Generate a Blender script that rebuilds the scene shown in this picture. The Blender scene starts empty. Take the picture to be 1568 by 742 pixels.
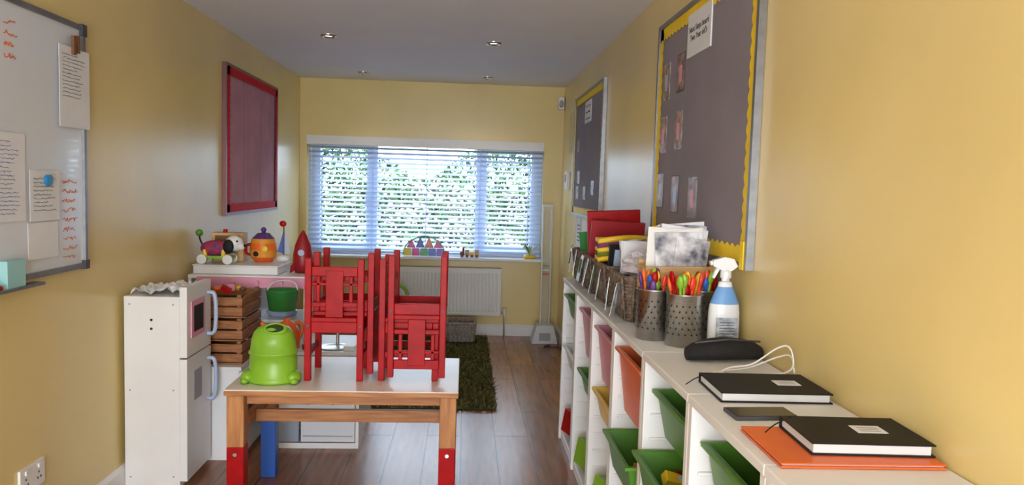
import bpy, math, random
from mathutils import Matrix, Vector, Euler
random.seed(7)
PI=math.pi
sc=bpy.context.scene
XL,XR,YB,ZC=-1.524,.91,7.0,2.35
ZS=.915; XF=.565
# ------------------------------------------------------------ materials
def lin(c):
    c=c/255.0
    return c/12.92 if c<=.04045 else ((c+.055)/1.055)**2.4
def L(rgb): return (lin(rgb[0]),lin(rgb[1]),lin(rgb[2]),1)
MATS={}
def M(name,rgb,rough=.5,metal=0,var=0,scale=8,bump=0,bscale=60,coat=0,trans=0,emit=0,stretch=None,rgb2=None,alpha=1,spec=None):
    if name in MATS: return MATS[name]
    m=bpy.data.materials.new(name); m.use_nodes=True
    nt=m.node_tree; b=nt.nodes['Principled BSDF']
    b.inputs['Base Color'].default_value=L(rgb)
    b.inputs['Roughness'].default_value=rough
    b.inputs['Metallic'].default_value=metal
    if spec is not None: b.inputs['Specular IOR Level'].default_value=spec
    if coat: b.inputs['Coat Weight'].default_value=coat
    if trans: b.inputs['Transmission Weight'].default_value=trans
    if alpha<1: b.inputs['Alpha'].default_value=alpha
    if emit:
        b.inputs['Emission Color'].default_value=L(rgb); b.inputs['Emission Strength'].default_value=emit
    tc=nt.nodes.new('ShaderNodeTexCoord'); mp=nt.nodes.new('ShaderNodeMapping')
    nt.links.new(tc.outputs['Object'],mp.inputs['Vector'])
    if stretch: mp.inputs['Scale'].default_value=stretch
    if var or rgb2:
        n=nt.nodes.new('ShaderNodeTexNoise'); n.inputs['Scale'].default_value=scale; n.inputs['Detail'].default_value=4
        nt.links.new(mp.outputs['Vector'],n.inputs['Vector'])
        r=nt.nodes.new('ShaderNodeValToRGB')
        r.color_ramp.elements[0].position=.35; r.color_ramp.elements[1].position=.65
        a=rgb; c2=rgb2 if rgb2 else tuple(max(0,x*(1-var)) for x in rgb)
        r.color_ramp.elements[0].color=L(c2); r.color_ramp.elements[1].color=L(a)
        nt.links.new(n.outputs['Fac'],r.inputs['Fac']); nt.links.new(r.outputs['Color'],b.inputs['Base Color'])
    if bump:
        n2=nt.nodes.new('ShaderNodeTexNoise'); n2.inputs['Scale'].default_value=bscale
        nt.links.new(mp.outputs['Vector'],n2.inputs['Vector'])
        bp=nt.nodes.new('ShaderNodeBump'); bp.inputs['Strength'].default_value=bump; bp.inputs['Distance'].default_value=.01
        nt.links.new(n2.outputs['Fac'],bp.inputs['Height']); nt.links.new(bp.outputs['Normal'],b.inputs['Normal'])
    MATS[name]=m; return m
wallM=M('yellow_paint',(229,206,140),.28,var=.04,scale=1.5,bump=.05,bscale=25)
ceilM=M('ceiling_paint',(232,232,238),.7,var=.02,scale=2)
white=M('white_gloss',(232,232,232),.35,var=.03,scale=3)
whiteb=M('blind_white',(200,218,248),.45)
upvc=M('upvc',(212,224,242),.3)
alu=M('aluminium',(150,152,156),.4,metal=.9,var=.08,scale=30)
steel=M('brushed_steel',(212,210,206),.28,metal=1,var=.08,scale=40,stretch=(1,1,8))
chrome=M('chrome',(200,200,205),.15,metal=1)
dark=M('dark_hole',(18,16,16),.8)
black=M('black_cover',(24,23,25),.6,bump=.1,bscale=300,spec=.3)
blackf=M('black_fabric',(20,20,23),.8,bump=.3,bscale=200)
red=M('red_paint',(172,2,8),.42,var=.12,scale=18,spec=.22)
redfab=M('red_border',(205,20,32),.75,var=.1,spec=.2)
pinkfab=M('faded_red_backing',(198,146,160),.9,var=.08,scale=5,spec=.1)
lav=M('grey_backing',(140,132,142),.85,var=.06,scale=4,bump=.1,bscale=40)
yel=M('yellow_border',(250,214,24),.6,var=.06)
yelp=M('yellow_plastic',(240,200,50),.4)
paper=M('paper',(225,226,230),.8,var=.02)
pine=M('pine',(190,132,78),.5,stretch=(30,30,3),scale=2,rgb2=(160,102,56))
pineH=M('pine_rail',(186,128,76),.5,stretch=(3,30,30),scale=2,rgb2=(156,98,54))
plywood=M('plywood',(214,178,122),.5,stretch=(4,20,20),scale=2,rgb2=(196,158,104))
tablew=M('table_white',(232,224,214),.3,var=.04,scale=6)
green=M('green_plastic',(132,182,46),.35,var=.05)
tgreen=M('tub_green',(82,134,40),.4,var=.06)
tpink=M('tub_pink',(220,140,158),.4,var=.05)
torange=M('tub_orange',(228,106,44),.4,var=.05)
tyel=M('tub_yellow',(236,194,70),.4,var=.05)
pink=M('pink_plastic',(222,150,176),.45)
blue=M('blue_plastic',(40,90,180),.4)
lblue=M('pale_blue_plastic',(170,188,215),.4)
orange=M('orange_plastic',(235,110,40),.4)
brown=M('brown_wood',(130,84,50),.6,var=.2,scale=10,stretch=(3,20,20))
crateM=M('crate_wood',(170,112,66),.6,stretch=(4,4,25),scale=3,rgb2=(134,84,46))
wick=M('wicker',(140,120,104),.85,rgb2=(92,76,64),scale=60,bump=.6,bscale=120)
grey=M('grey_plastic',(150,150,155),.5)
dgrey=M('dark_grey',(70,70,76),.5)
ink=M('ink',(60,60,66),.8)
oink=M('orange_ink',(214,96,40),.7)
teal=M('teal_plastic',(150,200,200),.5)
photoA=M('photo_print',(90,70,66),.4,rgb2=(186,150,130),scale=22)
photoB=M('photo_print_blue',(60,74,110),.4,rgb2=(190,190,195),scale=26)
magC=M('magazine_page',(226,226,232),.5,rgb2=(52,56,76),scale=16)
magW=M('magazine_white',(232,230,228),.5)
bgreen=M('bucket_green',(50,130,60),.4)
leafg=M('leaf_green',(50,110,50),.6)
oc=M('ochre',(226,150,50),.4); pu=M('purple_p',(90,50,120),.4)
# ------------------------------------------------------------ builder
class MB:
    def __init__(s): s.v=[];s.f=[];s.mi=[];s.sm=[];s.mats=[];s.T=Matrix.Identity(4)
    def idx(s,m):
        if m not in s.mats: s.mats.append(m)
        return s.mats.index(m)
    def add(s,vs,fs,mat,smooth=False):
        b=len(s.v); i=s.idx(mat)
        s.v+=[s.T@Vector(v) for v in vs]
        for f in fs: s.f.append([b+k for k in f]); s.mi.append(i); s.sm.append(smooth)
    def box(s,x0,x1,y0,y1,z0,z1,mat):
        vs=[(x,y,z) for z in(z0,z1) for y in(y0,y1) for x in(x0,x1)]
        s.add(vs,[(0,2,3,1),(4,5,7,6),(0,1,5,4),(2,6,7,3),(0,4,6,2),(1,3,7,5)],mat)
    def cbox(s,c,sz,mat,rot=(0,0,0)):
        o=s.T
        s.T=o@Matrix.Translation(c)@Euler(rot).to_matrix().to_4x4()
        a,b,c2=[q/2 for q in sz]; s.box(-a,a,-b,b,-c2,c2,mat); s.T=o
    def cyl(s,p0,p1,r0,mat,r1=None,seg=20,caps=True,mcap=None):
        p0=Vector(p0);p1=Vector(p1); r1=r0 if r1 is None else r1
        d=(p1-p0).normalized(); a=d.orthogonal().normalized(); b=d.cross(a)
        ring=lambda p,r:[p+(a*math.cos(2*PI*i/seg)+b*math.sin(2*PI*i/seg))*r for i in range(seg)]
        A=ring(p0,r0);B=ring(p1,r1)
        s.add(A+B,[(i,(i+1)%seg,seg+(i+1)%seg,seg+i) for i in range(seg)],mat,True)
        if caps:
            if r0>1e-5: s.add(A,[list(range(seg))[::-1]],mcap or mat)
            if r1>1e-5: s.add(B,[list(range(seg))],mcap or mat)
    def lathe(s,c,prof,mat,sx=1,sy=1,seg=28,mats=None):
        c=Vector(c)
        vs=[]
        for r,z in prof:
            for i in range(seg):
                t=2*PI*i/seg; vs.append((c.x+math.cos(t)*r*sx,c.y+math.sin(t)*r*sy,c.z+z))
        if mats is None:
            fs=[]
            for k in range(len(prof)-1):
                for i in range(seg): fs.append((k*seg+i,k*seg+(i+1)%seg,(k+1)*seg+(i+1)%seg,(k+1)*seg+i))
            s.add(vs,fs,mat,True)
        else:
            for k in range(len(prof)-1):
                sub=vs[k*seg:(k+2)*seg]
                s.add(sub,[(i,(i+1)%seg,seg+(i+1)%seg,seg+i) for i in range(seg)],mats[k],True)
    def sph(s,c,r,mat,seg=18,rings=10):
        if not hasattr(r,'__len__'): r=(r,r,r)
        vs=[];fs=[]
        for k in range(rings+1):
            ph=PI*k/rings
            for i in range(seg):
                t=2*PI*i/seg
                vs.append((c[0]+r[0]*math.sin(ph)*math.cos(t),c[1]+r[1]*math.sin(ph)*math.sin(t),c[2]-r[2]*math.cos(ph)))
        for k in range(rings):
            for i in range(seg): fs.append((k*seg+i,k*seg+(i+1)%seg,(k+1)*seg+(i+1)%seg,(k+1)*seg+i))
        s.add(vs,fs,mat,True)
    def tube(s,pts,r,mat,seg=8,closed=False,smooth_sub=0):
        pts=[Vector(p) for p in pts]
        if smooth_sub:
            n=len(pts);out=[]
            rng=range(n if closed else n-1)
            for i in rng:
                g=lambda k: pts[k%n] if closed else pts[max(0,min(n-1,k))]
                p0,p1,p2,p3=g(i-1),g(i),g(i+1),g(i+2)
                for j in range(smooth_sub):
                    t=j/smooth_sub
                    out.append(.5*((2*p1)+(p2-p0)*t+(2*p0-5*p1+4*p2-p3)*t*t+(3*p1-p0-3*p2+p3)*t**3))
            if not closed: out.append(pts[-1])
            pts=out
        n=len(pts); vs=[]; a=None
        for i in range(n):
            if closed: t=pts[(i+1)%n]-pts[i-1]
            else: t=pts[min(n-1,i+1)]-pts[max(0,i-1)]
            if t.length<1e-9: t=Vector((0,0,1))
            t.normalize()
            if a is None: a=t.orthogonal().normalized()
            a=(a-t*a.dot(t))
            a=a.normalized() if a.length>1e-6 else t.orthogonal().normalized()
            b=t.cross(a)
            for k in range(seg):
                q=2*PI*k/seg; vs.append(pts[i]+(a*math.cos(q)+b*math.sin(q))*r)
        fs=[]
        for i in range(n if closed else n-1):
            j=(i+1)%n
            for k in range(seg): fs.append((i*seg+k,i*seg+(k+1)%seg,j*seg+(k+1)%seg,j*seg+k))
        if not closed: fs+= [list(range(seg))[::-1],[(n-1)*seg+k for k in range(seg)]]
        s.add(vs,fs,mat,True)
    def prism(s,pts,vec,mat):
        n=len(pts); vec=Vector(vec); P=[Vector(p) for p in pts]
        s.add(P+[p+vec for p in P],[list(range(n))[::-1],[n+i for i in range(n)]]+[(i,(i+1)%n,n+(i+1)%n,n+i) for i in range(n)],mat)
    def tub(s,x0,x1,y0,y1,z0,z1,ins,mat,t=.005,lip=.012):
        def ring(e,z,d): return [(x0+e+d,y0+e+d,z),(x1-e-d,y0+e+d,z),(x1-e-d,y1-e-d,z),(x0+e+d,y1-e-d,z)]
        o=ring(0,z1,0)+ring(ins,z0,0)+ring(0,z1,t)+ring(ins,z0+t,t)
        fs=[]
        for i in range(4):
            j=(i+1)%4
            fs+=[(4+i,4+j,j,i),(8+i,8+j,12+j,12+i),(i,j,8+j,8+i)]
        fs+=[(7,6,5,4),(12,13,14,15)]
        s.add(o,fs,mat)
        if lip:
            s.box(x0-lip,x1+lip,y0-lip,y0,z1-.012,z1,mat); s.box(x0-lip,x1+lip,y1,y1+lip,z1-.012,z1,mat)
            s.box(x0-lip,x0,y0,y1,z1-.012,z1,mat); s.box(x1,x1+lip,y0,y1,z1-.012,z1,mat)
    def build(s,name,bevel=0,parent=None,seg=2):
        lo=Vector([min(v[i] for v in s.v) for i in range(3)]); hi=Vector([max(v[i] for v in s.v) for i in range(3)])
        c=(lo+hi)/2; c.z=lo.z
        me=bpy.data.meshes.new(name); me.from_pydata([v-c for v in s.v],[],s.f)
        for m in s.mats: me.materials.append(m)
        me.polygons.foreach_set('material_index',s.mi); me.polygons.foreach_set('use_smooth',s.sm)
        me.update()
        ob=bpy.data.objects.new(name,me); sc.collection.objects.link(ob); ob.location=c
        if bevel:
            bm=ob.modifiers.new('bevel','BEVEL'); bm.width=bevel; bm.segments=seg; bm.limit_method='ANGLE'; bm.angle_limit=math.radians(50)
        if parent:
            ob.parent=parent; ob.matrix_parent_inverse=Matrix.Translation(-parent.location)
        return ob
def obox(name,x0,x1,y0,y1,z0,z1,mat,bevel=0):
    m=MB(); m.box(x0,x1,y0,y1,z0,z1,mat); return m.build(name,bevel)
# ------------------------------------------------------------ floor material
def floor_mat():
    m=bpy.data.materials.new('laminate_floor'); m.use_nodes=True; nt=m.node_tree; b=nt.nodes['Principled BSDF']
    tc=nt.nodes.new('ShaderNodeTexCoord'); mp=nt.nodes.new('ShaderNodeMapping'); mp.inputs['Rotation'].default_value=(0,0,PI/2)
    mp.inputs['Location'].default_value=(.3,.06,0)
    br=nt.nodes.new('ShaderNodeTexBrick'); br.offset=.37
    br.inputs['Scale'].default_value=1; br.inputs['Brick Width'].default_value=1.25; br.inputs['Row Height'].default_value=.19
    br.inputs['Mortar Size'].default_value=.003; br.inputs['Mortar Smooth'].default_value=.2
    br.inputs['Color1'].default_value=L((166,108,68)); br.inputs['Color2'].default_value=L((136,86,54)); br.inputs['Mortar'].default_value=L((44,28,20))
    nt.links.new(tc.outputs['Object'],mp.inputs['Vector']); nt.links.new(mp.outputs['Vector'],br.inputs['Vector'])
    mp2=nt.nodes.new('ShaderNodeMapping'); mp2.inputs['Scale'].default_value=(14,1.2,1); nt.links.new(tc.outputs['Object'],mp2.inputs['Vector'])
    n=nt.nodes.new('ShaderNodeTexNoise'); n.inputs['Scale'].default_value=3; n.inputs['Detail'].default_value=6; nt.links.new(mp2.outputs['Vector'],n.inputs['Vector'])
    r=nt.nodes.new('ShaderNodeValToRGB'); r.color_ramp.elements[0].position=.3; r.color_ramp.elements[1].position=.7
    r.color_ramp.elements[0].color=(.62,.58,.55,1); r.color_ramp.elements[1].color=(1.1,1.08,1.05,1)
    nt.links.new(n.outputs['Fac'],r.inputs['Fac'])
    mx=nt.nodes.new('ShaderNodeMix'); mx.data_type='RGBA'; mx.blend_type='MULTIPLY'; mx.inputs['Factor'].default_value=1
    nt.links.new(br.outputs['Color'],mx.inputs['A']); nt.links.new(r.outputs['Color'],mx.inputs['B'])
    nt.links.new(mx.outputs['Result'],b.inputs['Base Color']); b.inputs['Roughness'].default_value=.27
    bp=nt.nodes.new('ShaderNodeBump'); bp.inputs['Strength'].default_value=.3; bp.inputs['Distance'].default_value=.002; bp.invert=True
    nt.links.new(br.outputs['Fac'],bp.inputs['Height']); nt.links.new(bp.outputs['Normal'],b.inputs['Normal'])
    return m
Y0=-2.0
# ------------------------------------------------------------ shell
obox('floor',XL-.1,XR+.1,Y0-.1,YB+.25,-.1,0,floor_mat())
obox('ceiling',XL-.1,XR+.1,Y0-.1,YB+.25,ZC,ZC+.1,ceilM)
obox('wall_left',XL-.1,XL,Y0-.1,YB+.25,0,ZC,wallM)
obox('wall_right',XR,XR+.1,Y0-.1,YB+.25,0,ZC,wallM)
wx0,wx1,wz0,wz1=-1.46,.735,.745,1.825
m=MB(); m.box(XL,wx0,YB,YB+.25,0,ZC,wallM); m.box(wx1,XR,YB,YB+.25,0,ZC,wallM)
m.box(wx0,wx1,YB,YB+.25,0,wz0-.025,wallM); m.box(wx0,wx1,YB,YB+.25,wz1,ZC,wallM); m.build('wall_back')
m=MB(); m.box(XL,-1.1,Y0-.1,Y0,0,ZC,wallM); m.box(.5,XR,Y0-.1,Y0,0,ZC,wallM); m.box(-1.1,.5,Y0-.1,Y0,2.05,ZC,wallM); m.build('wall_front')
m=MB(); m.prism([(XL,YB-.018,0),(XL,YB,0),(XL,YB,.105),(XL,YB-.008,.105),(XL,YB-.018,.085)],(XR-XL,0,0),white); m.build('baseboard_back')
m=MB(); m.prism([(XL+.018,Y0,0),(XL,Y0,0),(XL,Y0,.105),(XL+.008,Y0,.105),(XL+.018,Y0,.085)],(0,YB-.02-Y0,0),white); m.build('baseboard_left')
m=MB(); m.prism([(XR-.018,4.25,0),(XR,4.25,0),(XR,4.25,.105),(XR-.008,4.25,.105),(XR-.018,4.25,.085)],(0,YB-.02-4.25,0),white); m.build('baseboard_right')
# window
m=MB(); fy0,fy1=YB+.13,YB+.19
def frame(x0,x1,z0,z1,w,a,b):
    m.box(x0,x0+w,a,b,z0,z1,upvc); m.box(x1-w,x1,a,b,z0,z1,upvc); m.box(x0+w,x1-w,a,b,z0,z0+w,upvc); m.box(x0+w,x1-w,a,b,z1-w,z1,upvc)
frame(wx0,wx1,wz0,wz1,.06,fy0,fy1)
for x in(-.86,.14): m.box(x-.035,x+.035,fy0,fy1,wz0+.06,wz1-.06,upvc)
frame(wx0+.05,-.87,wz0+.05,wz1-.05,.055,fy0-.012,fy0+.03); frame(.15,wx1-.05,wz0+.05,wz1-.05,.055,fy0-.012,fy0+.03)
gl=M('window_glass',(14,18,20),.02,alpha=.05)
m.box(wx0+.05,wx1-.05,fy0+.032,fy0+.036,wz0+.05,wz1-.05,gl)
m.box(-.93,-.91,fy0-.05,fy0-.012,1.2,1.32,upvc)
m.build('window_1',.004)
m=MB(); m.box(wx0-.0,wx1+.0,YB,YB+.13,wz0-.024,wz0,white); m.box(wx0-.03,wx1+.05,YB-.16,YB,wz0-.024,wz0,white); m.build('trim_1',.006)
# blind
m=MB()
m.box(wx0+.005,wx1-.005,YB-.035,YB+.055,wz1-.075,wz1+.005,white)
n=22; ys=YB+.055
for i in range(n):
    z=wz0+.055+i*(wz1-.09-wz0-.06)/(n-1)
    m.cbox((.5*(wx0+wx1),ys,z),(wx1-wx0-.02,.05,.003),whiteb,rot=(math.radians(24),0,0))
m.box(wx0+.01,wx1-.01,ys-.026,ys+.026,wz0+.012,wz0+.03,whiteb)
for x in(-1.33,-.86,-.36,.14,.60):
    for dy in(-.024,.024): m.cyl((x,ys+dy,wz0+.03),(x,ys+dy,wz1-.07),.0022,whiteb,seg=6)
m.cyl((-1.41,YB-.03,.98),(-1.41,YB-.03,1.75),.004,white,seg=6)
m.build('window_blind')
# outside
obox('garden_ground',-9,8,YB+.3,16,-.12,-.02,M('paving',(176,172,166),.9,var=.2,scale=3))
obox('garden_wall',-9,8,13.0,13.2,-.02,1.35,M('rendered_wall',(180,160,160),.9,var=.12,scale=5))
m=MB()
lg=[M('leaf_a',(62,98,60),.6,spec=.2),M('leaf_b',(32,52,36),.6,spec=.2),M('leaf_c',(98,132,92),.6,spec=.2)]
for i in range(24000):
    x=random.uniform(-4.2,3.0)
    side=not(-1.2<x<.25)
    top=(2.05 if side else 1.72)+.14*math.sin(x*2.3)+.12*math.sin(x*5.1+1)
    z=random.uniform(0,1)**.8*top
    dens=(.80 if side else .52)+.30*math.sin(x*7+z*6)*math.sin(z*9-x*3)
    if random.random()>dens: continue
    y=9.6+random.uniform(-.35,.35)
    c=Vector((x,y,z)); s=random.uniform(.028,.052)
    a=Vector((random.gauss(0,1),random.gauss(0,1),random.gauss(0,1))).normalized(); b=a.orthogonal().normalized()
    m.add([c-a*s,c+b*s*.5,c+a*s,c-b*s*.5],[(0,1,2,3)],random.choice(lg))
for i in range(12):
    x=-4+i*.6; m.tube([(x,9.7,-.02),(x+random.uniform(-.1,.1),9.7,.6),(x+random.uniform(-.2,.2),9.7,1.1)],.012,brown,seg=6,smooth_sub=4)
m.build('garden_hedge')
# downlights
for (x,y) in [(-.89,6.53),(.17,6.54),(-.90,4.95),(.165,4.97),(-.9,3.37),(.165,3.38),(-.9,1.8),(.165,1.8)]:
    m=MB(); m.lathe((x,y,ZC-.014),[(.032,.012),(.036,.002),(.050,0),(.052,.013)],chrome)
    m.cyl((x,y,ZC-.003),(x,y,ZC-.001),.033,M('lamp_lens',(255,246,225),.3,emit=6))
    m.build('ceiling_downlight')
# ------------------------------------------------------------ radiator
m=MB(); rx0,rx1,rz0,rz1=-.72,.355,.205,.635
m.box(rx0,rx1,YB-.10,YB-.075,rz0,rz1,white)
k=rx0+.03
while k<rx1-.03:
    m.prism([(k,YB-.10,rz0+.03),(k+.006,YB-.108,rz0+.04),(k+.014,YB-.108,rz0+.04),(k+.02,YB-.10,rz0+.03)],(0,0,rz1-rz0-.07),white); k+=.0333
m.box(rx0-.004,rx1+.004,YB-.112,YB-.02,rz1,rz1+.012,white)
m.box(rx0,rx1,YB-.045,YB-.02,rz0,rz1,white)
m.box(rx0-.004,rx0,YB-.108,YB-.02,rz0,rz1,white); m.box(rx1,rx1+.004,YB-.108,YB-.02,rz0,rz1,white)
m.tube([(rx1-.02,YB-.06,rz0+.02),(rx1+.04,YB-.06,rz0+.02),(rx1+.045,YB-.06,rz0-.02),(rx1+.045,YB-.06,0)],.008,steel)
m.cyl((rx1+.045,YB-.06,rz0+.0),(rx1+.045,YB-.06,rz0+.07),.018,white)
m.tube([(rx0+.02,YB-.06,rz0+.02),(rx0-.03,YB-.06,rz0+.02),(rx0-.03,YB-.06,0)],.008,steel)
m.build('radiator',.002)
# ------------------------------------------------------------ rug
m=MB(); g1=M('rug_green',(102,100,58),.95,spec=.1); g2=M('rug_green_dark',(72,72,42),.95,spec=.1); g3=M('rug_olive',(128,124,80),.95,spec=.1)
m.box(-.70,.23,4.62,6.82,.001,.012,g2)
for i in range(17000):
    x=random.uniform(-.705,.235); y=random.uniform(4.60,6.83); a=random.uniform(0,2*PI); h=random.uniform(.022,.04); w=.006
    lx,ly=random.gauss(0,.014),random.gauss(0,.014)
    dx,dy=math.cos(a)*w,math.sin(a)*w
    m.add([(x-dx,y-dy,.011),(x+dx,y+dy,.011),(x+lx+dx*.4,y+ly+dy*.4,h),(x+lx-dx*.4,y+ly-dy*.4,h)],[(0,1,2,3)],random.choice([g1,g1,g2,g3]))
m.build('shag_rug')
# ------------------------------------------------------------ boards
def scallop(m,f,s0,s1,t0,t1,w,mat,o,per=.045,amp=.012):
    def strip(pts):
        vs=[];fs=[]
        for i,(a,b) in enumerate(pts): vs+=[f(a[0],a[1],o),f(b[0],b[1],o)]
        for i in range(len(pts)-1): fs.append((2*i,2*i+1,2*i+3,2*i+2))
        m.add(vs,fs,mat)
    def g(x): return w+amp*abs(math.sin(PI*x/per))
    N=int((s1-s0)/per*6)
    for side in(0,1):
        pts=[]
        for i in range(N+1):
            x=s0+(s1-s0)*i/N; tt=t0 if side==0 else t1; sg=1 if side==0 else -1
            pts.append(((x,tt),(x,tt+sg*g(x-s0))))
        strip(pts)
    N=int((t1-t0)/per*6)
    for side in(0,1):
        pts=[]
        for i in range(N+1):
            x=t0+(t1-t0)*i/N; ss=s0 if side==0 else s1; sg=1 if side==0 else -1
            pts.append(((ss,x),(ss+sg*g(x-t0),x)))
        strip(pts)
def board(name,right,s0,s1,t0,t1,back,border,w,o=.0185,per=.045,fm=None):
    m=MB(); fm=fm or alu
    f=(lambda s,t,o:(XR-o,s,t)) if right else (lambda s,t,o:(XL+o,s,t))
    def bx(a,b,c,d,o0,o1,mat):
        xs=sorted([f(0,0,o0)[0],f(0,0,o1)[0]]); m.box(xs[0],xs[1],a,b,c,d,mat)
    bx(s0,s1,t0,t1,.001,.016,back)
    fw=.02
    bx(s0-fw,s0,t0-fw,t1+fw,.001,.026,fm); bx(s1,s1+fw,t0-fw,t1+fw,.001,.026,fm)
    bx(s0,s1,t0-fw,t0,.001,.026,fm); bx(s0,s1,t1,t1+fw,.001,.026,fm)
    if border: scallop(m,f,s0,s1,t0,t1,w,border,o,per)
    return m,f,bx
def scrib(m,f,s,t,w,h,mat,o,r=.0016):
    pts=[];n=max(4,int(w/.012))
    for i in range(n*2):
        pts.append(f(s+w*i/(n*2),t+random.uniform(-h,h)*.5,o))
    m.tube(pts,r,mat,seg=4)
def textobj(txt,size,loc,rot,mat,parent,sx=1):
    cu=bpy.data.curves.new('lettering','FONT'); cu.body=txt; cu.size=size; cu.extrude=.0004; cu.align_x='CENTER'
    cu.materials.append(mat); ob=bpy.data.objects.new('lettering',cu); sc.collection.objects.link(ob)
    ob.location=loc; ob.rotation_euler=rot; ob.parent=parent; ob.matrix_parent_inverse=Matrix.Translation(-parent.location)
m,f,bx=board('b',True,2.29,3.47,1.19,2.15,lav,yel,.045,per=.05)
for (s,t,k) in [(3.34,1.90,0),(3.12,1.91,1),(3.36,1.665,0),(3.12,1.67,0),(3.37,1.415,1),(3.13,1.40,1),(2.885,1.39,0)]:
    bx(s-.055,s+.055,t-.08,t+.08,.0165,.018,dgrey if k else photoB); bx(s-.050,s+.050,t-.075,t+.075,.018,.0188,photoA)
    bx(s-.02,s+.02,t-.04,t+.03,.0188,.0192,[pink,lblue,red][int(s*100)%3])
bx(2.74,3.03,1.95,2.12,.0165,.022,paper)
bx(2.29,2.32,1.17,1.26,.02,.03,yel)
b1=m.build('notice_board',.002)
textobj('Next Steps board\nTwo Year old\'s',.034,(XR-.0228,2.885,2.045),(PI/2,0,-PI/2),ink,b1)
m,f,bx=board('b',True,4.88,6.12,1.22,2.12,lav,yel,.04,per=.05)
bx(5.35,5.62,1.90,2.06,.0165,.021,paper)
for k in range(3): scrib(m,f,5.39,2.02-.045*k,.19,.012,ink,.022,.002)
for (s,t) in [(5.9,1.75),(5.85,1.5),(5.55,1.38),(5.2,1.42),(5.9,1.38)]: bx(s-.06,s+.06,t-.05,t+.05,.0165,.019,photoA if s>5.5 else photoB)
m.build('notice_board',.002)
m,f,bx=board('b',False,4.82,6.07,1.195,2.115,pinkfab,redfab,.045,o=.027,fm=M('dark_alu',(120,84,86),.4,metal=.6))
for s in (5.2,5.62): bx(s,s+.006,1.25,2.07,.0165,.018,M('backing_seam',(160,110,124),.8))
m.build('notice_board',.002)
wbm=M('whiteboard_surface',(216,222,232),.12,coat=.4)
m,f,bx=board('b',False,1.85,3.05,1.06,1.965,wbm,None,0)
def wpaper(s0,s1,t0,t1,lines,mat=ink,rot=0,o=.019):
    bx(s0,s1,t0,t1,o,o+.002,paper)
    k=t1-.03
    while k>t0+.02 and lines>0:
        scrib(m,f,s0+.02,k,(s1-s0)*random.uniform(.5,.8),.006,mat,o+.003,.0008); k-=.014; lines-=1
wpaper(2.87,3.09,1.585,1.885,12,o=.027)
m.box(XL+.029,XL+.04,2.955,2.975,1.86,1.93,brown); m.box(XL+.029,XL+.04,2.985,3.0,1.87,1.935,brown)
wpaper(2.44,2.66,1.245,1.54,20,blue)
wpaper(2.68,2.87,1.24,1.42,9,o=.022); wpaper(2.67,2.86,1.105,1.235,0,o=.019)
m.cyl((XL+.024,2.785,1.385),(XL+.036,2.785,1.385),.02,M('magnet_blue',(40,130,190),.4))
for k,w in enumerate([.07,.08,.06,.07]): scrib(m,f,2.56,1.90-.036*k,w,.02,oink,.0175,.0016)
for k in range(9): scrib(m,f,2.90,1.38-.036*k,random.uniform(.08,.12),.018,oink,.0175,.0012)
m.box(XL+.017,XL+.06,2.1,2.70,1.02,1.03,alu); m.box(XL+.02,XL+.05,2.50,2.60,1.03,1.12,teal)
for s in(2.2,2.35): m.cyl((XL+.045,s,1.038),(XL+.045,s+.12,1.038),.008,blue if s<2.3 else red)
m.box(XL+.001,XL+.03,3.04,3.075,1.945,1.99,dgrey); m.box(XL+.001,XL+.03,3.04,3.075,1.035,1.07,dgrey)
m.build('whiteboard',.002)
# wall fittings
m=MB(); m.box(XL+.001,XL+.011,2.615,2.765,.285,.375,white)
for s in(2.65,2.73):
    for a,b in((-.006,.02),(-.014,0),(.006,0)): m.box(XL+.011,XL+.012,s+a,s+a+.006,.31+b,.318+b,dark)
    m.box(XL+.011,XL+.016,s-.008,s+.006,.35,.365,white)
m.build('wall_socket',.003)
m=MB(); m.box(XR-.03,XR-.001,6.45,6.60,1.40,1.56,white); m.box(XR-.033,XR-.03,6.48,6.57,1.47,1.53,grey); m.build('thermostat',.004)
m=MB(); m.box(XR-.012,XR-.001,6.25,6.5,1.72,2.06,M('panel_yellow',(215,200,140),.5)); m.build('access_panel',.002)
m=MB(); m.box(XR-.004,XR-.001,5.75,5.95,.95,1.18,paper)
for k in range(5): m.box(XR-.005,XR-.004,5.78,5.90,1.0+.03*k,1.008+.03*k,ink)
m.build('wall_poster')
m=MB(); m.box(.845,.905,YB-.06,YB-.005,2.14,2.26,white); m.sph((.875,YB-.06,2.19),(.022,.012,.035),grey); m.build('alarm_sensor',.01)
# ------------------------------------------------------------ storage units
layout={0:[(.83,.12,tgreen),(.55,.12,white)],1:[(.83,.23,tpink),(.53,.11,tgreen)],2:[(.83,.23,tpink),(.56,.12,tyel)],
 3:[(.84,.23,torange),(.53,.13,tgreen)],4:[(.81,.14,tgreen),(.62,.13,tgreen)],5:[(.81,.15,tgreen),(.6,.13,tgreen)],6:[(.80,.13,tpink),(.6,.2,tyel)]}
tc=[red,blue,yelp,green,pink,lblue,brown,black,orange]
def blobs(m,x0,x1,y0,y1,z,n,s=.03):
    for i in range(n):
        c=(random.uniform(x0+s,x1-s),random.uniform(y0+s,y1-s),z+random.uniform(0,s)); mt=random.choice(tc); q=random.uniform(.5,1)*s
        if random.random()<.5: m.sph(c,(q,q*.8,q*.7),mt,10,6)
        else: m.cbox(c,(q*2,q*1.3,q),mt,(random.random()*.6,random.random()*.6,random.random()*3))
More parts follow.
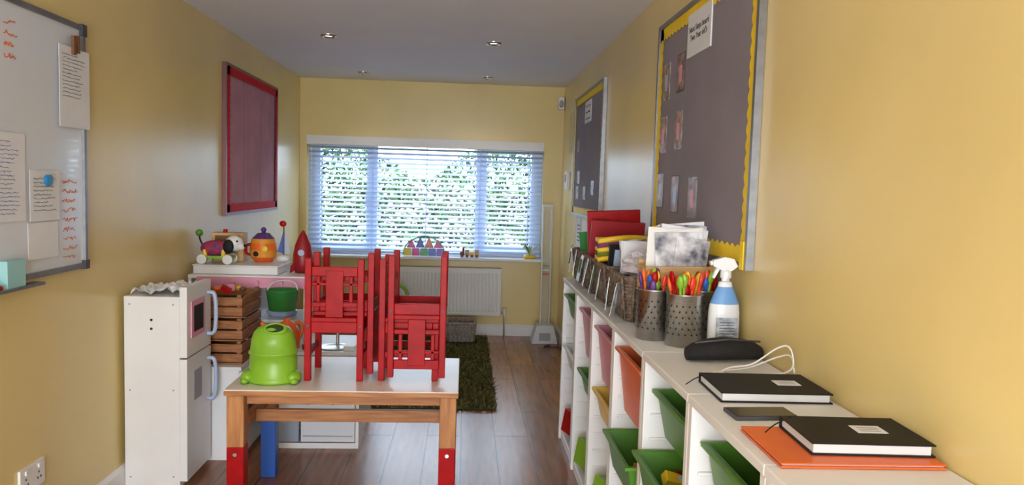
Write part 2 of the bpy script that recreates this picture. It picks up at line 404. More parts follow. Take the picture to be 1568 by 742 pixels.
for k in range(7):
    y1=4.12-.47*k; y0=y1-.468
    m=MB(); t=.026; x0=XF; x1=XR-.005
    m.box(x0,x1,y0,y0+t,0,ZS-.022,white); m.box(x0,x1,y1-t,y1,0,ZS-.022,white)
    m.box(x0-.004,x1,y0,y1,ZS-.022,ZS,white); m.box(x0+.01,x1,y0+t,y1-t,.0,.05,white); m.box(x1-.008,x1,y0+t,y1-t,.05,ZS-.022,white)
    z=.12
    while z<.86:
        m.box(x0+.02,x1-.01,y0+t,y0+t+.009,z,z+.01,white); m.box(x0+.02,x1-.01,y1-t-.009,y1-t,z,z+.01,white); z+=.075
    par=m.build('toy_storage_shelf',.003)
    for j,(zt_,h,mt) in enumerate(layout[k]):
        m=MB(); off=[.0,.012,.005][k%3]
        if j and k in(3,4): off=-.035
        if k>=4 and j==0: off=.02
        m.tub(x0+.012+off,x1-.03+min(off,0),y0+.05,y1-.05,zt_-h,zt_,.025,mt)
        blobs(m,x0+.05+off,x1-.06+off,y0+.08,y1-.08,zt_-h+.05,14,.035)
        m.build('tub_%d'%(j+1),.004,par)
    m=MB(); blobs(m,x0+.02,x1-.05,y0+.05,y1-.05,.085,14,.045); blobs(m,x0+.04,x1-.05,y0+.06,y1-.06,.16,9,.045)
    if k<5: m.cbox((x0+.08,y0+.25,.14),(.10,.2,.12),random.choice([red,green,black]),(0,.2,.3))
    m.build('loose_toys',.003,par)
# wicker baskets
def rr(x0,x1,y0,y1,r,z,n=4):
    pts=[]
    for cx,cy,a in((x1-r,y1-r,0),(x0+r,y1-r,PI/2),(x0+r,y0+r,PI),(x1-r,y0+r,1.5*PI)):
        for i in range(n+1): q=a+PI/2*i/n; pts.append((cx+r*math.cos(q),cy+r*math.sin(q),z))
    return pts
def basket(name,x0,x1,y0,y1,z0,h,mat,taper=.02):
    m=MB(); n=int(h/.013)
    for i in range(n):
        e=taper*(1-i/n)+(.003 if i%2 else 0); z=z0+.008+i*(h-.014)/(n-1)
        m.tube(rr(x0+.008+e,x1-.008-e,y0+.008+e,y1-.008-e,.03,z),.0078 if i<n-1 else .011,mat,seg=6,closed=True)
    base=rr(x0+taper+.005,x1-taper-.005,y0+taper+.005,y1-taper-.005,.03,z0+.003)
    m.prism(base,(0,0,.006),mat)
    k=y0+.04
    while k<y1-.03:
        for sx,x in((-1,x0),(1,x1)): m.tube([(x-sx*(taper-.002),k,z0+.005),(x-sx*(-.001),k,z0+h)],.005,mat,seg=5)
        k+=.035
    k=x0+.04
    while k<x1-.03:
        for sy,y in((-1,y0),(1,y1)): m.tube([(k,y-sy*(taper-.002),z0+.005),(k,y+sy*.001,z0+h)],.005,mat,seg=5)
        k+=.035
    return m
BY=[(2.72,3.02),(3.08,3.38),(3.44,3.74),(3.79,4.09)]
lamm=M('laminate_white',(205,215,208),.2)
for i,(a,b) in enumerate(BY):
    m=basket('b',.60,.885,a,b,ZS+.001,.17,wick)
    m.box(.63,.86,a+.03,b-.03,ZS+.02,ZS+.10,M('basket_fill',(150,140,130),.9,var=.4,scale=20))
    for yy in (a+.05,b-.09):
        y=yy; z=ZS+.085+.01*i
        m.cbox((.580,y,z),(.002,.075,.13),lamm,(0,random.uniform(.08,.2),random.uniform(-.45,.0)))
        m.cbox((.5785,y,z+.01),(.002,.05,.065),random.choice([tgreen,photoA,photoB]),(0,.12,random.uniform(-.3,.0)))
        m.tube([(.584,y,z+.06),(.590,y,z+.080),(.597,y,z+.07)],.002,brown,seg=5)
    if i==0:
        vs=[];fs=[];N=18
        for p in range(N):
            for j in range(N):
                u=p/(N-1)*2*PI; ph=PI*j/(N-1); r=random.uniform(.8,1.15)
                vs.append((.73+.10*r*math.sin(ph)*math.cos(u),2.88+.10*r*math.sin(ph)*math.sin(u),1.115-.065*r*math.cos(ph)))
        for p in range(N-1):
            for j in range(N-1): fs.append((p*N+j,(p+1)*N+j,(p+1)*N+j+1,p*N+j+1))
        m.add(vs,fs,M('plastic_bag',(215,210,218),.25,alpha=.92))
        for q in range(3): m.cbox((.74,2.97+.012*q,1.13+.01*q),(.20,.003,.13),[paper,magW,magC][q],(-.1,.1-.1*q,0))
    if i==1:
        m.cbox((.73,3.13,1.125),(.22,.02,.11),black,(.35,0,0)); m.cbox((.73,3.116,1.123),(.18,.006,.075),lblue,(.35,0,0))
        m.cbox((.735,3.19,1.15),(.20,.08,.012),dgrey,(.5,0,0))
        for k,mt in enumerate([yelp,M('olive_cloth',(110,120,40),.9),yelp,M('purple_cloth',(120,60,110),.9),yelp]):
            m.tube([(.60,3.28,1.10+.02*k),(.68,3.25,1.115+.02*k),(.76,3.27,1.127+.018*k),(.86,3.28,1.12+.018*k)],.014,mt,seg=8,smooth_sub=4)
            m.cbox((.73,3.33,1.105+.02*k),(.25,.11,.016),mt,(.05,-.03,0))
    if i==2:
        m.cbox((.745,3.66,1.18),(.26,.03,.26),red,(.15,-.06,-.1)); m.cbox((.745,3.59,1.15),(.26,.02,.22),M('red_folder_dark',(160,20,30),.5),(.2,.03,-.05))
    if i==3:
        blobs(m,.64,.85,a+.03,b-.03,ZS+.11,12,.04)
        for q in range(4): m.cbox((.66+.05*q,a+.08+.04*q,1.12),(.10,.004,.14),[bgreen,paper,tyel,lblue][q],(-.1,.1*q-.1,.1))
    m.build('wicker_basket')
# plywood magazine box
m=MB(); a,b,c,d=.630,.878,2.523,2.64
m.prism([(a,c,ZS+.001),(b,c,ZS+.001),(b,c,1.155),(a,c,1.15)],(0,.01,0),plywood); m.prism([(a,d-.01,ZS+.001),(b,d-.01,ZS+.001),(b,d-.01,1.165),(a,d-.01,1.165)],(0,.01,0),plywood)
m.box(a,a+.01,c+.01,d-.01,ZS+.001,1.15,plywood); m.box(b-.01,b,c+.01,d-.01,ZS+.001,1.155,plywood); m.box(a+.01,b-.01,c+.01,d-.01,ZS+.001,ZS+.01,plywood)
for k in range(6):
    m.cbox((.755+.005*k,2.553+.011*k,1.175+.006*k),(.17,.003,.19),[magC,magW,magW,paper,magC,paper][k],(-.10+.02*k,random.uniform(-.15,.15),random.uniform(-.05,.05)))
m.cbox((.795,2.547,1.19),(.12,.002,.12),magC,(-.10,.15,0))
for k in range(4): m.cbox((.672+.01*k,2.57+.017*k,1.20),(.06,.004,.17),[magW,yelp,paper,magW][k],(-.05,.05+.08*k,.05))
m.build('wooden_magazine_box',.001)
# steel pots
def pot(x,y,name='utensil_pot'):
    m=MB(); R=.058;H=.165
    m.lathe((x,y,ZS+.001),[(0,0),(R,0),(R,H),(R+.003,H+.002),(R,H+.004),(R-.004,H),(R-.004,.01),(0,.01)],steel,seg=36)
    for rrw in range(6):
        z=ZS+.042+rrw*.018
        for k in range(18):
            a=2*PI*(k+.5*(rrw%2))/18; c=Vector((x+math.cos(a)*(R+.0006),y+math.sin(a)*(R+.0006),z)); tx=Vector((-math.sin(a),math.cos(a),0)); up=Vector((0,0,1))
            m.add([c+(tx*math.cos(q*PI/4)+up*math.sin(q*PI/4))*.003 for q in range(8)],[tuple(range(8))],dark)
    for k in range(26):
        a=random.uniform(0,2*PI); r=random.uniform(0,.036); mt=random.choice([red,red,orange,yelp,blue,M('scarlet',(220,60,40),.35),pu,green,orange])
        p=Vector((x+r*math.cos(a)*.6,y+r*math.sin(a)*.6,ZS+.05)); q=Vector((x+r*math.cos(a)*1.45,y+r*math.sin(a)*1.45,ZS+H+random.uniform(.0,.045)))
        o=m.T; d=(q-p).normalized(); m.tube([p,q],.005,mt,seg=6)
        m.T=Matrix.Translation(q)@d.to_track_quat('Z','Y').to_matrix().to_4x4(); m.sph((0,0,.008),(.012,.007,.024),mt,10,8); m.T=o
    m.build(name)
pot(.72,2.355); pot(.645,2.455); pot(.80,2.458)
# spray bottle
m=MB(); cx,cy=.845,2.335
lab=M('bottle_label',(205,212,222),.35,rgb2=(120,130,150),scale=30); clear=M('bottle_plastic',(226,230,236),.25,coat=.3); bl=M('bottle_blue',(110,160,220),.3)
m.lathe((cx,cy,ZS+.001),[(0,0),(.05,0),(.054,.008),(.054,.11),(.050,.14),(.036,.175),(.026,.195),(.022,.21),(.014,.213),(.014,.225)],clear,sx=.95,sy=.6,mats=[clear,clear,clear,clear,bl,bl,clear,clear,clear])
m.lathe((cx,cy,ZS+.225),[(.018,0),(.018,.022),(.012,.026)],clear)
m.prism([(cx-.045,cy-.012,ZS+.262),(cx-.045,cy-.012,ZS+.28),(cx-.01,cy-.012,ZS+.292),(cx+.022,cy-.012,ZS+.286),(cx+.035,cy-.012,ZS+.262),(cx+.016,cy-.012,ZS+.248),(cx-.014,cy-.012,ZS+.248)],(0,.024,0),clear)
m.prism([(cx-.02,cy-.006,ZS+.255),(cx-.03,cy-.006,ZS+.262),(cx-.045,cy-.006,ZS+.225),(cx-.038,cy-.006,ZS+.222)],(0,.012,0),clear)
m.cyl((cx-.045,cy,ZS+.271),(cx-.053,cy,ZS+.270),.008,clear)
m.cbox((cx,cy-.0325,ZS+.06),(.07,.002,.08),lab)
for k in range(7): m.cbox((cx,cy-.0340,ZS+.03+.009*k),(.05,.001,.002),ink)
m.build('spray_bottle',.002)
# pencil case
m=MB()
prof=[]
for i in range(13):
    t=i/12; x=.665+.235*t-.0; w=.052*(math.sin(PI*min(1,max(0,t*.9+.05)))**.35); h=.066*(math.sin(PI*(t*.9+.05))**.3)
    prof.append([(x,2.13+.03*t+w*math.cos(q*2*PI/12),ZS+.002+h/2+h/2*math.sin(q*2*PI/12)) for q in range(12)])
vs=[p for r in prof for p in r]; fs=[(i*12+q,i*12+(q+1)%12,(i+1)*12+(q+1)%12,(i+1)*12+q) for i in range(12) for q in range(12)]+[list(range(12))[::-1],[144+q for q in range(12)]]
m.add(vs,fs,blackf,True); m.tube([(.68,2.10,ZS+.06),(.78,2.11,ZS+.069),(.885,2.13,ZS+.06)],.003,dgrey,seg=5)
m.build('pencil_case')
def notebook(name,c,w,d,h,rz,lbl):
    m=MB(); m.T=Matrix.Translation(c)@Matrix.Rotation(rz,4,'Z')
    m.box(-w/2,w/2,-d/2,d/2,0,.003,black); m.box(-w/2,w/2,-d/2,d/2,h-.003,h,black); m.box(-w/2,w/2,d/2-.004,d/2,.003,h-.003,black)
    m.box(-w/2+.005,w/2-.006,-d/2+.005,d/2-.004,.003,h-.003,paper)
    m.box(lbl-.03,lbl+.03,-.02,.025,h,h+.0008,paper)
    for k in range(3): m.box(lbl-.02,lbl+.02,-.01+.01*k,-.0085+.01*k,h+.0008,h+.0012,ink)
    m.tube([(-w/2+.02,d/2-.01,h+.001),(-w/2-.02,d/2-.03,h-.01),(-w/2-.05,d/2-.06,h*.3)],.0015,black,seg=5,smooth_sub=4)
    m.build(name,.0015)
notebook('notebook',(.757,1.79,ZS+.001),.27,.19,.024,-.03,.06)
m=MB(); m.T=Matrix.Translation((.742,1.385,ZS+.001))@Matrix.Rotation(-.02,4,'Z')
m.box(-.155,.155,-.105,.105,0,.004,torange); m.box(-.15,.152,-.10,.10,.004,.007,paper); m.box(-.155,.155,-.105,.105,.007,.010,torange); m.build('orange_folder',.001)
notebook('notebook',(.782,1.40,ZS+.0115),.235,.165,.024,-.05,.03)
m=MB(); m.T=Matrix.Translation((.675,1.60,ZS+.001))@Matrix.Rotation(.05,4,'Z')
m.box(-.072,.072,-.037,.037,0,.008,dgrey); m.box(-.068,.068,-.033,.033,.008,.009,M('phone_glass',(40,42,46),.12)); m.build('mobile_phone',.003)
m=MB(); m.tube([(.70,1.96,ZS+.006),(.74,1.97,ZS+.02),(.80,1.97,ZS+.03),(.86,1.95,ZS+.08),(.885,1.93,ZS+.085),(.89,1.915,ZS+.04),(.87,1.93,ZS+.015),(.80,1.94,ZS+.008),(.72,1.93,ZS+.006)],.0025,white,seg=8,smooth_sub=6)
m.tube([(.72,1.99,ZS+.006),(.80,2.0,ZS+.012),(.87,1.97,ZS+.05),(.893,1.94,ZS+.06),(.893,1.91,ZS+.02)],.0022,white,seg=8,smooth_sub=6)
m.cbox((.70,1.96,ZS+.008),(.03,.012,.008),white); m.build('charging_cable')
# ------------------------------------------------------------ table
m=MB(); tx0,tx1,ty0,ty1,tz=-.942,-.005,2.985,3.59,.57
m.box(tx0,tx1,ty0,ty1,tz-.006,tz,tablew); m.box(tx0,tx1,ty0,ty1,tz-.026,tz-.006,pineH)
lw=.068
for x in(tx0+.008,tx1-.008-lw):
    for y in(ty0+.012,ty1-.012-lw):
        sock=blue if (x<-.5 and y>3.3) else red
        m.box(x,x+lw,y,y+lw,.33,tz-.026,pine); m.box(x-.0,x+lw,y,y+lw,0,.33,sock)
        m.cyl((x+lw/2,y-.003,.30),(x+lw/2,y+.001,.30),.008,chrome,seg=12)
m.box(tx0+.07,tx1-.07,ty0+.06,ty0+.08,tz-.075,tz-.026,pineH); m.box(tx0+.07,tx1-.07,ty1-.05,ty1-.03,tz-.07,tz-.026,pineH)
for x in(tx0+.02,tx1-.05): m.box(x,x+.025,ty0+.08,ty1-.08,.355,.405,pine)
m.box(tx0+.045,tx1-.05,ty0+.30,ty0+.325,.345,.40,pineH)
m.build('childrens_table',.004)
def chair(T):
    m=MB(); m.T=T; w=.245;d=.255;p=.027
    X=w/2;Yh=d/2
    for sx in(-1,1):
        x0,x1=sorted((sx*X,sx*(X-p)))
        m.box(x0,x1,-Yh,-Yh+p,0,.52,red); m.box(x0,x1,Yh-p,Yh,0,.252,red)
        xa,xb=sorted((sx*(X-.005),sx*(X-.02))); m.box(xa,xb,-Yh+p,Yh-p,.205,.252,red); m.box(xa,xb,-Yh+p,Yh-p,.10,.125,red)
        m.cyl((sx*(X-p/2),-Yh-.001,.235),(sx*(X-p/2),-Yh,.235),.006,dgrey,seg=10)
    m.box(-X+p,X-p,-Yh+.004,-Yh+.02,.205,.252,red); m.box(-X+p,X-p,Yh-.02,Yh-.004,.205,.252,red)
    m.box(-X+p,X-p,-Yh,Yh,.252,.271,red); m.box(-X,-X+p,-Yh+p,Yh,.252,.271,red); m.box(X-p,X,-Yh+p,Yh,.252,.271,red)
    a,b=-Yh+.006,-Yh+.021
    m.box(-X+p,X-p,a,b,.445,.485,red); m.box(-X+p,X-p,a,b,.405,.418,red); m.box(-X+p,X-p,a,b,.315,.335,red)
    m.box(-.037,.037,a-.002,b-.002,.271,.47,red)
    for x in(-.068,.068): m.box(x-.008,x+.008,a,b,.335,.445,red)
    m.build('childrens_chair',.003)
Rz=lambda a:Matrix.Rotation(a,4,'Z')
chair(Matrix.Translation((-.535,3.26,tz)))
chair(Matrix.Translation((-.5025,3.295,tz+.543))@Rz(-PI/2)@Matrix.Rotation(PI,4,'X'))
chair(Matrix.Translation((-.2235,3.275,tz))@Rz(-PI/2))
chair(Matrix.Translation((-.188,3.245,tz+.543))@Matrix.Rotation(PI,4,'Y'))
# potty
m=MB(); px,py=-.785,3.14
gin=M('green_inner',(40,60,14),.6)
m.lathe((px,py,tz+.001),[(0,0),(.108,0),(.112,.008),(.108,.018),(.100,.03),(.098,.08),(.096,.115),(.101,.118),(.101,.125),(.095,.128),(.090,.175),(.080,.205),(.064,.224),(.040,.234),(0,.237)],green,sx=1,sy=.8,seg=36)
m.T=Matrix.Translation((px+.016,py-.040,tz+.226))@Matrix.Rotation(math.radians(38),4,'X')
m.lathe((0,0,0),[(.048,-.014),(.048,.004),(.042,.008),(.036,.005),(.036,.001)],green,sx=1,sy=.62); m.lathe((0,0,0),[(.037,.004),(0,.004)],gin,sx=1,sy=.62)
m.T=Matrix.Identity(4)
for sx in(-1,1):
    m.sph((px+sx*.092,py-.03,tz+.026),(.032,.045,.026),green); m.sph((px+sx*.10,py-.065,tz+.014),(.018,.022,.013),green)
m.build('potty')
# ------------------------------------------------------------ play fridge
m=MB(); FX=-1.262
m.box(XL+.02,FX,3.39,3.41,.0,.875,white); m.box(XL+.02,FX,3.68,3.70,0,.875,white); m.box(XL+.02,FX,3.41,3.68,.855,.875,white); m.box(XL+.02,FX,3.41,3.68,.57,.59,white); m.box(XL+.02,FX,3.41,3.68,0,.04,white); m.box(XL+.02,XL+.03,3.41,3.68,.04,.855,white)
m.box(FX+.002,FX+.034,3.385,3.70,.60,.92,white); m.box(FX+.002,FX+.034,3.385,3.70,.03,.592,white)
D=FX+.034
m.box(D,D+.006,3.43,3.60,.68,.85,pink); m.box(D+.006,D+.008,3.455,3.575,.705,.825,dark)
for z0,z1 in((.66,.86),(.34,.54)):
    m.tube([(D,3.655,z0),(D+.032,3.655,z0+.01),(D+.040,3.655,(z0+z1)/2),(D+.032,3.655,z1-.01),(D,3.655,z1)],.010,lblue,smooth_sub=5)
m.box(D,D+.002,3.47,3.57,.38,.52,grey)
for z in(.73,.77): m.cyl((-1.385,3.3885,z),(-1.385,3.39,z),.006,dark,seg=10)
for (x,z) in((-1.48,.84),(-1.29,.84),(-1.48,.45),(-1.29,.45),(-1.48,.05),(-1.29,.05)): m.cyl((x,3.3887,z),(x,3.39,z),.004,grey,seg=10)
m.build('play_fridge',.004)
m=MB(); vs=[];fs=[];N=12
for i in range(N):
    for j in range(N):
        vs.append((-1.49+.215*i/(N-1),3.42+.24*j/(N-1)+.02*math.sin(i),.877+.028*abs(math.sin(i*1.3+j*.8))+.02*random.random()*(i>5)))
for i in range(N-1):
    for j in range(N-1): fs.append((i*N+j,(i+1)*N+j,(i+1)*N+j+1,i*N+j+1))
m.add(vs,fs,paper); m.build('crumpled_paper')
# side counter with cupboard
m=MB(); ca,cb=3.73,4.145
m.box(XL+.02,-1.10,ca,ca+.018,0,.455,white); m.box(XL+.02,-1.10,cb-.018,cb,0,.455,white); m.box(XL+.02,-1.09,ca,cb,.455,.475,white); m.box(XL+.02,-1.10,ca+.018,cb-.018,0,.03,white); m.box(XL+.02,XL+.03,ca+.018,cb-.018,.03,.455,white)
m.box(-1.10,-1.082,ca+.005,cb-.005,.03,.45,white); m.box(-1.082,-1.078,ca+.05,cb-.06,.14,.36,pink); m.box(-1.078,-1.076,ca+.07,cb-.08,.16,.34,dgrey)
m.tube([(-1.082,ca+.05,.40),(-1.05,ca+.05,.41),(-1.05,cb-.05,.41),(-1.082,cb-.05,.40)],.01,lblue,smooth_sub=4)
m.build('play_oven',.004)
m=MB()
for k in range(3):
    z=.476+k*.118; a,b,c,d=-1.50,-1.10,3.78,4.13
    m.box(a,b,c,d,z,z+.008,crateM)
    for zz in(z+.012,z+.062):
        m.box(a,b,c,c+.01,zz,zz+.042,crateM); m.box(a,b,d-.01,d,zz,zz+.042,crateM); m.box(b-.01,b,c+.01,d-.01,zz,zz+.042,crateM); m.box(a,a+.01,c+.01,d-.01,zz,zz+.042,crateM)
    for x in(a+.01,b-.03):
        for y in(c+.01,d-.03): m.box(x,x+.02,y,y+.02,z+.008,z+.115,crateM)
blobs(m,-1.48,-1.12,3.83,4.10,.81,12,.035)
m.build('wooden_crate',.002)
# play kitchen hutch
m=MB(); ha,hb=4.16,4.52; hx0,hx1=XL+.02,-.86
m.box(hx0,hx1,ha,hb,.86,.88,white); m.box(hx0,hx1,ha,hb,.62,.638,white)
m.box(hx0,hx1+.32,ha,hb,.46,.485,white)
for x in(hx0,-1.16,hx1-.02): m.box(x,x+.02,ha+.002,hb,.485,.86,white) if x!=hx0 else m.box(x,x+.02,ha,hb,0,.86,white)
m.box(hx0+.05,hx1+.01,ha-.016,ha-.001,.815,.872,pink)
for i in range(5): m.cyl((hx0+.12+i*.13,ha-.016,.845),(hx0+.12+i*.13,ha-.04,.845),.011,pink,seg=12)
m.box(hx1+.30,hx1+.32,ha,hb,0,.46,white); m.box(hx1+.0,hx1+.30,ha,ha+.016,0,.46,white) ; m.box(hx0+.02,hx1,hb-.015,hb,.0,.46,white)
m.lathe((-1.03,4.31,.639),[(0,0),(.075,0),(.09,.02),(.06,.05),(.03,.062),(0,.066)],lblue)
m.sph((-1.33,4.32,.70),(.11,.09,.06),tgreen); m.sph((-1.27,4.28,.76),(.08,.07,.035),leafg)
m.build('play_shelf_unit',.003)
m=MB() # sink/oven cabinet
kx0,kx1,ka,kb=-1.0,-.53,3.90,4.14
m.box(kx0,kx1,ka,kb,.50,.52,white); m.box(kx0,kx0+.018,ka+.005,kb,.0,.50,white); m.box(kx1-.018,kx1,ka+.005,kb,.0,.50,white); m.box(kx0+.018,kx1-.018,kb-.01,kb,.0,.5,white); m.box(kx0+.018,kx1-.018,ka+.005,kb-.01,0,.03,white)
m.box(kx0+.02,kx1-.02,ka-.008,ka+.01,.22,.315,white); m.box(kx0+.17,kx1-.02,ka-.006,ka+.01,.04,.21,M('door_offwhite',(214,216,222),.4)); m.box(kx0+.02,kx0+.16,ka-.006,ka+.01,.04,.21,M('door_greyblue',(150,160,176),.4))
m.box(kx0+.18,kx1-.03,ka-.010,ka-.006,.07,.075,grey); m.box(kx0+.18,kx1-.03,ka-.010,ka-.006,.18,.185,grey)
m.box(kx0+.02,kx1-.02,ka,ka+.012,.33,.495,grey)
for x in(-.79,-.66): m.cyl((x,ka-.03,.27),(x,ka-.008,.27),.025,grey); m.cyl((x,ka-.032,.27),(x,ka-.03,.27),.012,dark)
m.lathe((-.68,4.02,.5201),[(.09,.004),(.085,.006),(.07,.001),(0,.001)],steel)
m.tube([(-.68,4.11,.52),(-.68,4.11,.62),(-.68,4.06,.65),(-.68,4.03,.62)],.009,steel,smooth_sub=5)
m.box(-.62,-.56,3.93,3.99,.5205,.545,white); m.cbox((-.80,3.95,.535),(.07,.05,.025),brown,(0,0,.4))
m.lathe((-.925,3.985,.5205),[(0,0),(.065,0),(.070,.04),(.062,.10),(.040,.135),(.02,.145),(.014,.16),(0,.163)],orange); m.tube([(-.985,3.985,.56),(-1.04,3.985,.63),(-1.06,3.985,.655)],.013,orange); m.tube([(-.90,3.985,.64),(-.86,3.985,.66),(-.845,3.985,.62),(-.86,3.985,.57)],.009,orange,smooth_sub=4)
m.build('play_sink_unit',.003)
m=MB(); bx_,by_,bz_=-.965,4.04,.715; m.lathe((bx_,by_,bz_),[(0,0),(.07,0),(.084,.105),(.089,.11),(.081,.11),(.066,.01),(0,.01)],bgreen); m.tube([(bx_-.083,by_,bz_+.10),(bx_-.06,by_+.035,bz_+.14),(bx_,by_+.075,bz_+.15),(bx_+.06,by_+.035,bz_+.14),(bx_+.083,by_,bz_+.10)],.004,white,smooth_sub=5); m.build('toy_bucket')
m=MB(); m.box(-1.49,-1.03,4.2,4.50,.881,.925,white); m.box(-1.495,-1.025,4.195,4.505,.925,.932,white); m.build('white_storage_box',.004)
zt=.933
# pull-along dog
m=MB(); dx,dy=-1.37,4.27
m.box(dx-.10,dx+.08,dy-.04,dy+.04,zt+.03,zt+.045,green)
for x in(dx-.08,dx+.06):
    for y in(dy-.055,dy+.043): m.cyl((x,y,zt+.027),(x,y+.012,zt+.027),.027,white)
tart=M('tartan',(190,40,50),.7,rgb2=(40,60,120),scale=30)
m.sph((dx-.02,dy,zt+.085),(.085,.045,.045),tart); m.sph((dx+.085,dy-.01,zt+.115),(.05,.04,.045),white); m.sph((dx+.118,dy-.015,zt+.10),(.03,.025,.022),white); m.sph((dx+.14,dy-.018,zt+.103),.011,black)
m.sph((dx+.065,dy-.052,zt+.10),(.03,.012,.04),black); m.sph((dx+.065,dy+.036,zt+.10),(.03,.012,.04),black); m.sph((dx+.11,dy-.043,zt+.13),.006,black); m.sph((dx+.11,dy+.02,zt+.135),.006,black)
for x in(dx-.07,dx+.03):
    for y in(dy-.025,dy+.025): m.cyl((x,y,zt+.045),(x,y,zt+.08),.013,yelp)
m.tube([(dx-.09,dy,zt+.10),(dx-.105,dy,zt+.13),(dx-.11,dy,zt+.155)],.005,black,smooth_sub=4); m.sph((dx-.11,dy,zt+.17),.02,tgreen)
m.build('pull_along_dog')
m=MB(); m.box(-1.45,-1.27,4.38,4.47,zt,zt+.165,plywood); m.box(-1.43,-1.29,4.375,4.38,zt+.09,zt+.15,brown); m.cyl((-1.38,4.41,zt+.165),(-1.38,4.41,zt+.185),.012,red); m.build('wooden_toy_box',.003)
m=MB(); tpx=-1.165
m.lathe((tpx,4.42,zt),[(0,0),(.05,0),(.072,.03),(.078,.07),(.072,.11),(.066,.135),(.035,.165),(0,.172)],oc,mats=[oc,orange,oc,orange,oc,pu,pu])
m.sph((tpx,4.42,zt+.185),.016,pu); m.tube([(tpx-.07,4.41,zt+.10),(tpx-.095,4.405,zt+.09),(tpx-.095,4.405,zt+.05),(tpx-.07,4.41,zt+.04)],.008,red,smooth_sub=4)
m.sph((tpx+.025,4.346,zt+.08),(.02,.01,.02),yelp); m.sph((tpx-.025,4.348,zt+.05),(.016,.008,.016),black)
m.build('toy_teapot')
m=MB(); bx_,by_=-1.045,4.40
m.sph((bx_,by_,zt+.022),(.040,.03,.022),white); m.cyl((bx_,by_,zt+.03),(bx_,by_,zt+.22),.004,brown)
m.prism([(bx_+.004,by_,zt+.05),(bx_+.04,by_,zt+.05),(bx_+.004,by_,zt+.19)],(0,.004,0),lblue); m.prism([(bx_-.004,by_,zt+.05),(bx_-.035,by_,zt+.06),(bx_-.004,by_,zt+.18)],(0,.004,0),blue)
m.sph((bx_-.005,by_,zt+.225),(.02,.008,.018),red); m.build('toy_sailing_boat')
m=MB(); rx,ry=-.925,4.36
rk=M('rocket_red',(150,20,34),.4)
m.lathe((rx,ry,.881),[(0,0),(.045,0),(.055,.05),(.056,.10),(.045,.16),(.025,.21),(.008,.24),(0,.245)],rk)
for k in range(4):
    a=k*PI/2+.6; c,s_=math.cos(a),math.sin(a); m.prism([(rx+c*.05,ry+s_*.05,.95),(rx+c*.05,ry+s_*.05,.895),(rx+c*.08,ry+s_*.08,.881),(rx+c*.075,ry+s_*.075,.92)],(-s_*.006,c*.006,0),rk)
m.cyl((rx,ry-.056,1.0),(rx,ry-.05,1.0),.018,lblue)
m.build('toy_rocket')
# ------------------------------------------------------------ sill toys
m=MB(); tcs=[M('tile_yellow',(240,220,60),.2,alpha=.85),M('tile_pink',(230,80,150),.2,alpha=.85),M('tile_green',(70,180,80),.2,alpha=.85),M('tile_blue',(60,100,200),.2,alpha=.85),M('tile_purple',(130,70,180),.2,alpha=.85),M('tile_orange',(240,130,50),.2,alpha=.85)]
z=wz0+.001
def fr(pts,mat,y,r=.005):
    m.tube([(p[0],y,p[1]) for p in pts],r,mat,seg=6,closed=True); m.prism([(p[0],y,p[1]) for p in pts],(0,.002,0),mat)
for i in range(5):
    x=-.55+i*.076; fr([(x,z+.006),(x+.066,z+.006),(x+.066,z+.07),(x,z+.07)],tcs[i%6],6.93)
for i in range(4):
    x=-.52+i*.082; h=.16 if i in(1,2) else .12
    fr([(x,z+.078),(x+.075,z+.078),(x+.037,z+.078+h*.65)],tcs[(i*2+1)%6],6.92+.01*(i%2))
m.tube([(-.56,6.95,z+.01),(-.53,6.95,z+.10),(-.44,6.95,z+.165),(-.36,6.95,z+.185),(-.28,6.95,z+.165),(-.20,6.95,z+.10),(-.17,6.95,z+.01)],.006,tcs[2],smooth_sub=5)
m.build('magnetic_tiles')
m=MB()
for i,c in enumerate([brown,plywood,yelp,plywood]): m.box(-.03+i*.045,.01+i*.045,6.91,6.95,z+.015,z+.05+.02*(i%2),c)
for i in range(4): m.cyl((-.01+i*.045,6.905,z+.013),(-.01+i*.045,6.955,z+.013),.013,brown,seg=12)
m.cyl((0,6.93,z+.05),(0,6.93,z+.09),.01,red)
m.build('wooden_train',.002)
m=MB(); m.lathe((.62,6.93,z),[(0,0),(.05,0),(.06,.03),(.05,.035),(0,.03)],yelp)
for i in range(14):
    a=random.uniform(0,2*PI); m.tube([(.62,6.93,z+.03),(.62+.03*math.cos(a),6.93+.02*math.sin(a),z+.08),(.62+.07*math.cos(a),6.93+.04*math.sin(a),z+.10+.03*random.random())],.006,random.choice([green,teal,leafg,white]),seg=6,smooth_sub=3)
m.build('toy_plant')
# green ride-on, basket
m=MB(); gx,gy=-.60,6.66
m.sph((gx,gy,.30),(.13,.08,.11),bgreen); m.tube([(gx-.11,gy-.02,.33),(gx-.10,gy-.02,.46),(gx,gy-.02,.52),(gx+.10,gy-.02,.46),(gx+.11,gy-.02,.33)],.016,green,smooth_sub=5)
m.box(gx-.12,gx+.12,gy-.08,gy+.08,.17,.24,red)
for x in(gx-.1,gx+.1):
    for y in(gy-.1,gy+.08): m.cyl((x,y,.115),(x,y+.03,.115),.07,black)
m.build('ride_on_toy',.004)
m=basket('b',-.14,.13,6.42,6.70,.045,.17,M('wicker_grey',(175,166,160),.85,rgb2=(130,120,114),scale=60,bump=.5,bscale=120)); blobs(m,-.08,.1,6.47,6.62,.15,9,.03); m.build('wicker_basket')
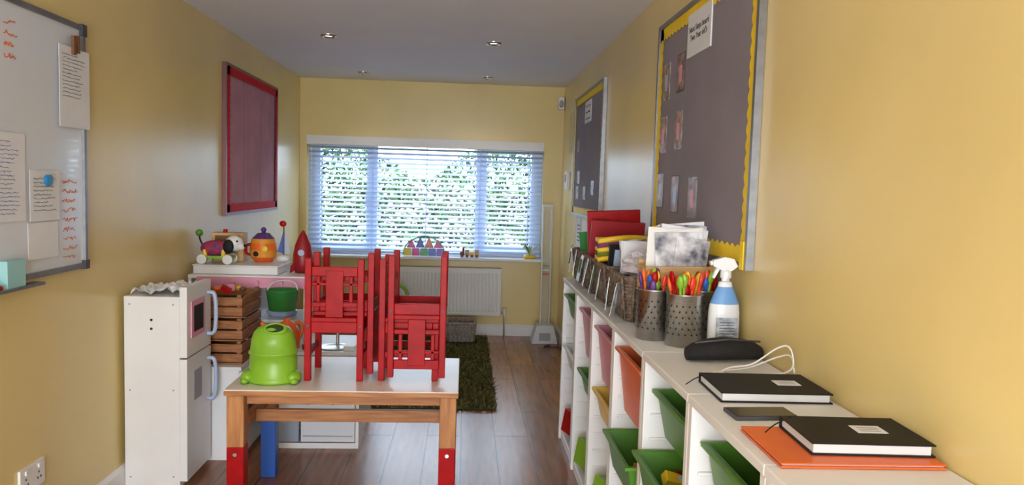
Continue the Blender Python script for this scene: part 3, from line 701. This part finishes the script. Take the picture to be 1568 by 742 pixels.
# tall acrylic stand
m=MB(); sx_,sy_=.755,6.72
stw=M('stand_white',(215,220,226),.3)
m.prism([(sx_-.12,sy_-.09,.001),(sx_+.12,sy_-.09,.001),(sx_+.075,sy_-.09,.17),(sx_-.075,sy_-.09,.17)],(0,.18,0),M('stand_base',(205,205,208),.4))
m.box(sx_-.05,sx_+.05,sy_-.095,sy_-.09,.03,.10,grey)
for a,b in((-.045,-.035),(.035,.045)):
    m.box(sx_+a,sx_+b,sy_-.03,sy_+.03,.17,1.25,stw)
m.box(sx_-.035,sx_+.035,sy_-.01,sy_+.01,.17,1.24,M('clear_panel',(225,232,238),.1,alpha=.18)); m.box(sx_-.05,sx_+.05,sy_-.035,sy_+.035,1.24,1.26,stw)
for i,z_ in enumerate((.62,.66,.70)): m.box(sx_-.028,sx_+.028,sy_-.028,sy_+.028,z_,z_+.012,[orange,white,green][i])
m.build('height_measuring_stand',.003)
m=MB(); m.tube([(.80,6.56,.004),(.74,6.52,.006),(.80,6.46,.008),(.86,6.50,.006),(.87,6.40,.01),(.885,6.38,.2)],.004,black,seg=6,smooth_sub=6); m.build('power_cable')
# ------------------------------------------------------------ lights
w=bpy.data.worlds.new('World'); sc.world=w; w.use_nodes=True; bg=w.node_tree.nodes['Background']
bg.inputs['Color'].default_value=(.70,.84,1,1); bg.inputs['Strength'].default_value=9
def area(name,loc,rot,sx,sy,p,col,portal=False):
    l=bpy.data.lights.new(name,'AREA'); l.shape='RECTANGLE'; l.size=sx; l.size_y=sy; l.energy=p; l.color=col
    o=bpy.data.objects.new(name,l); sc.collection.objects.link(o); o.location=loc; o.rotation_euler=rot
    if portal: l.cycles.is_portal=True
    return o
area('window_portal',(.5*(wx0+wx1),YB+.24,1.28),(-PI/2,0,0),2.19,1.08,1,(1,1,1),True)
area('patio_daylight',(-.3,Y0-.04,1.03),(PI/2,0,0),1.58,2.0,80,(1,.98,.96))
for (x,y) in [(-.90,4.95),(.165,4.97),(-.9,3.37),(.165,3.38),(-.9,1.8),(.165,1.8),(-.89,6.53),(.17,6.54)]:
    l=bpy.data.lights.new('downlight_beam','SPOT'); l.energy=3.5; l.spot_size=2.0; l.spot_blend=.8; l.color=(1,.90,.78); l.shadow_soft_size=.03
    o=bpy.data.objects.new('downlight_beam',l); sc.collection.objects.link(o); o.location=(x,y,ZC-.02)
sc.view_settings.view_transform='Standard'
# ------------------------------------------------------------ camera
F=1140.0
n_=Vector((-72/F,87/F,-1)).normalized()
up=Vector((.025,1,0)); up=(up-n_*up.dot(n_)).normalized()
right=n_.cross(up)
R=Matrix((right,n_,up))   # rows: world axes in camera coords
cam=bpy.data.cameras.new('camera'); cam.sensor_width=36; cam.lens=F/1568*36; cam.clip_start=.05
co=bpy.data.objects.new('camera',cam); sc.collection.objects.link(co)
co.matrix_world=Matrix.Translation((0,0,1.41))@R.to_4x4()
sc.camera=co
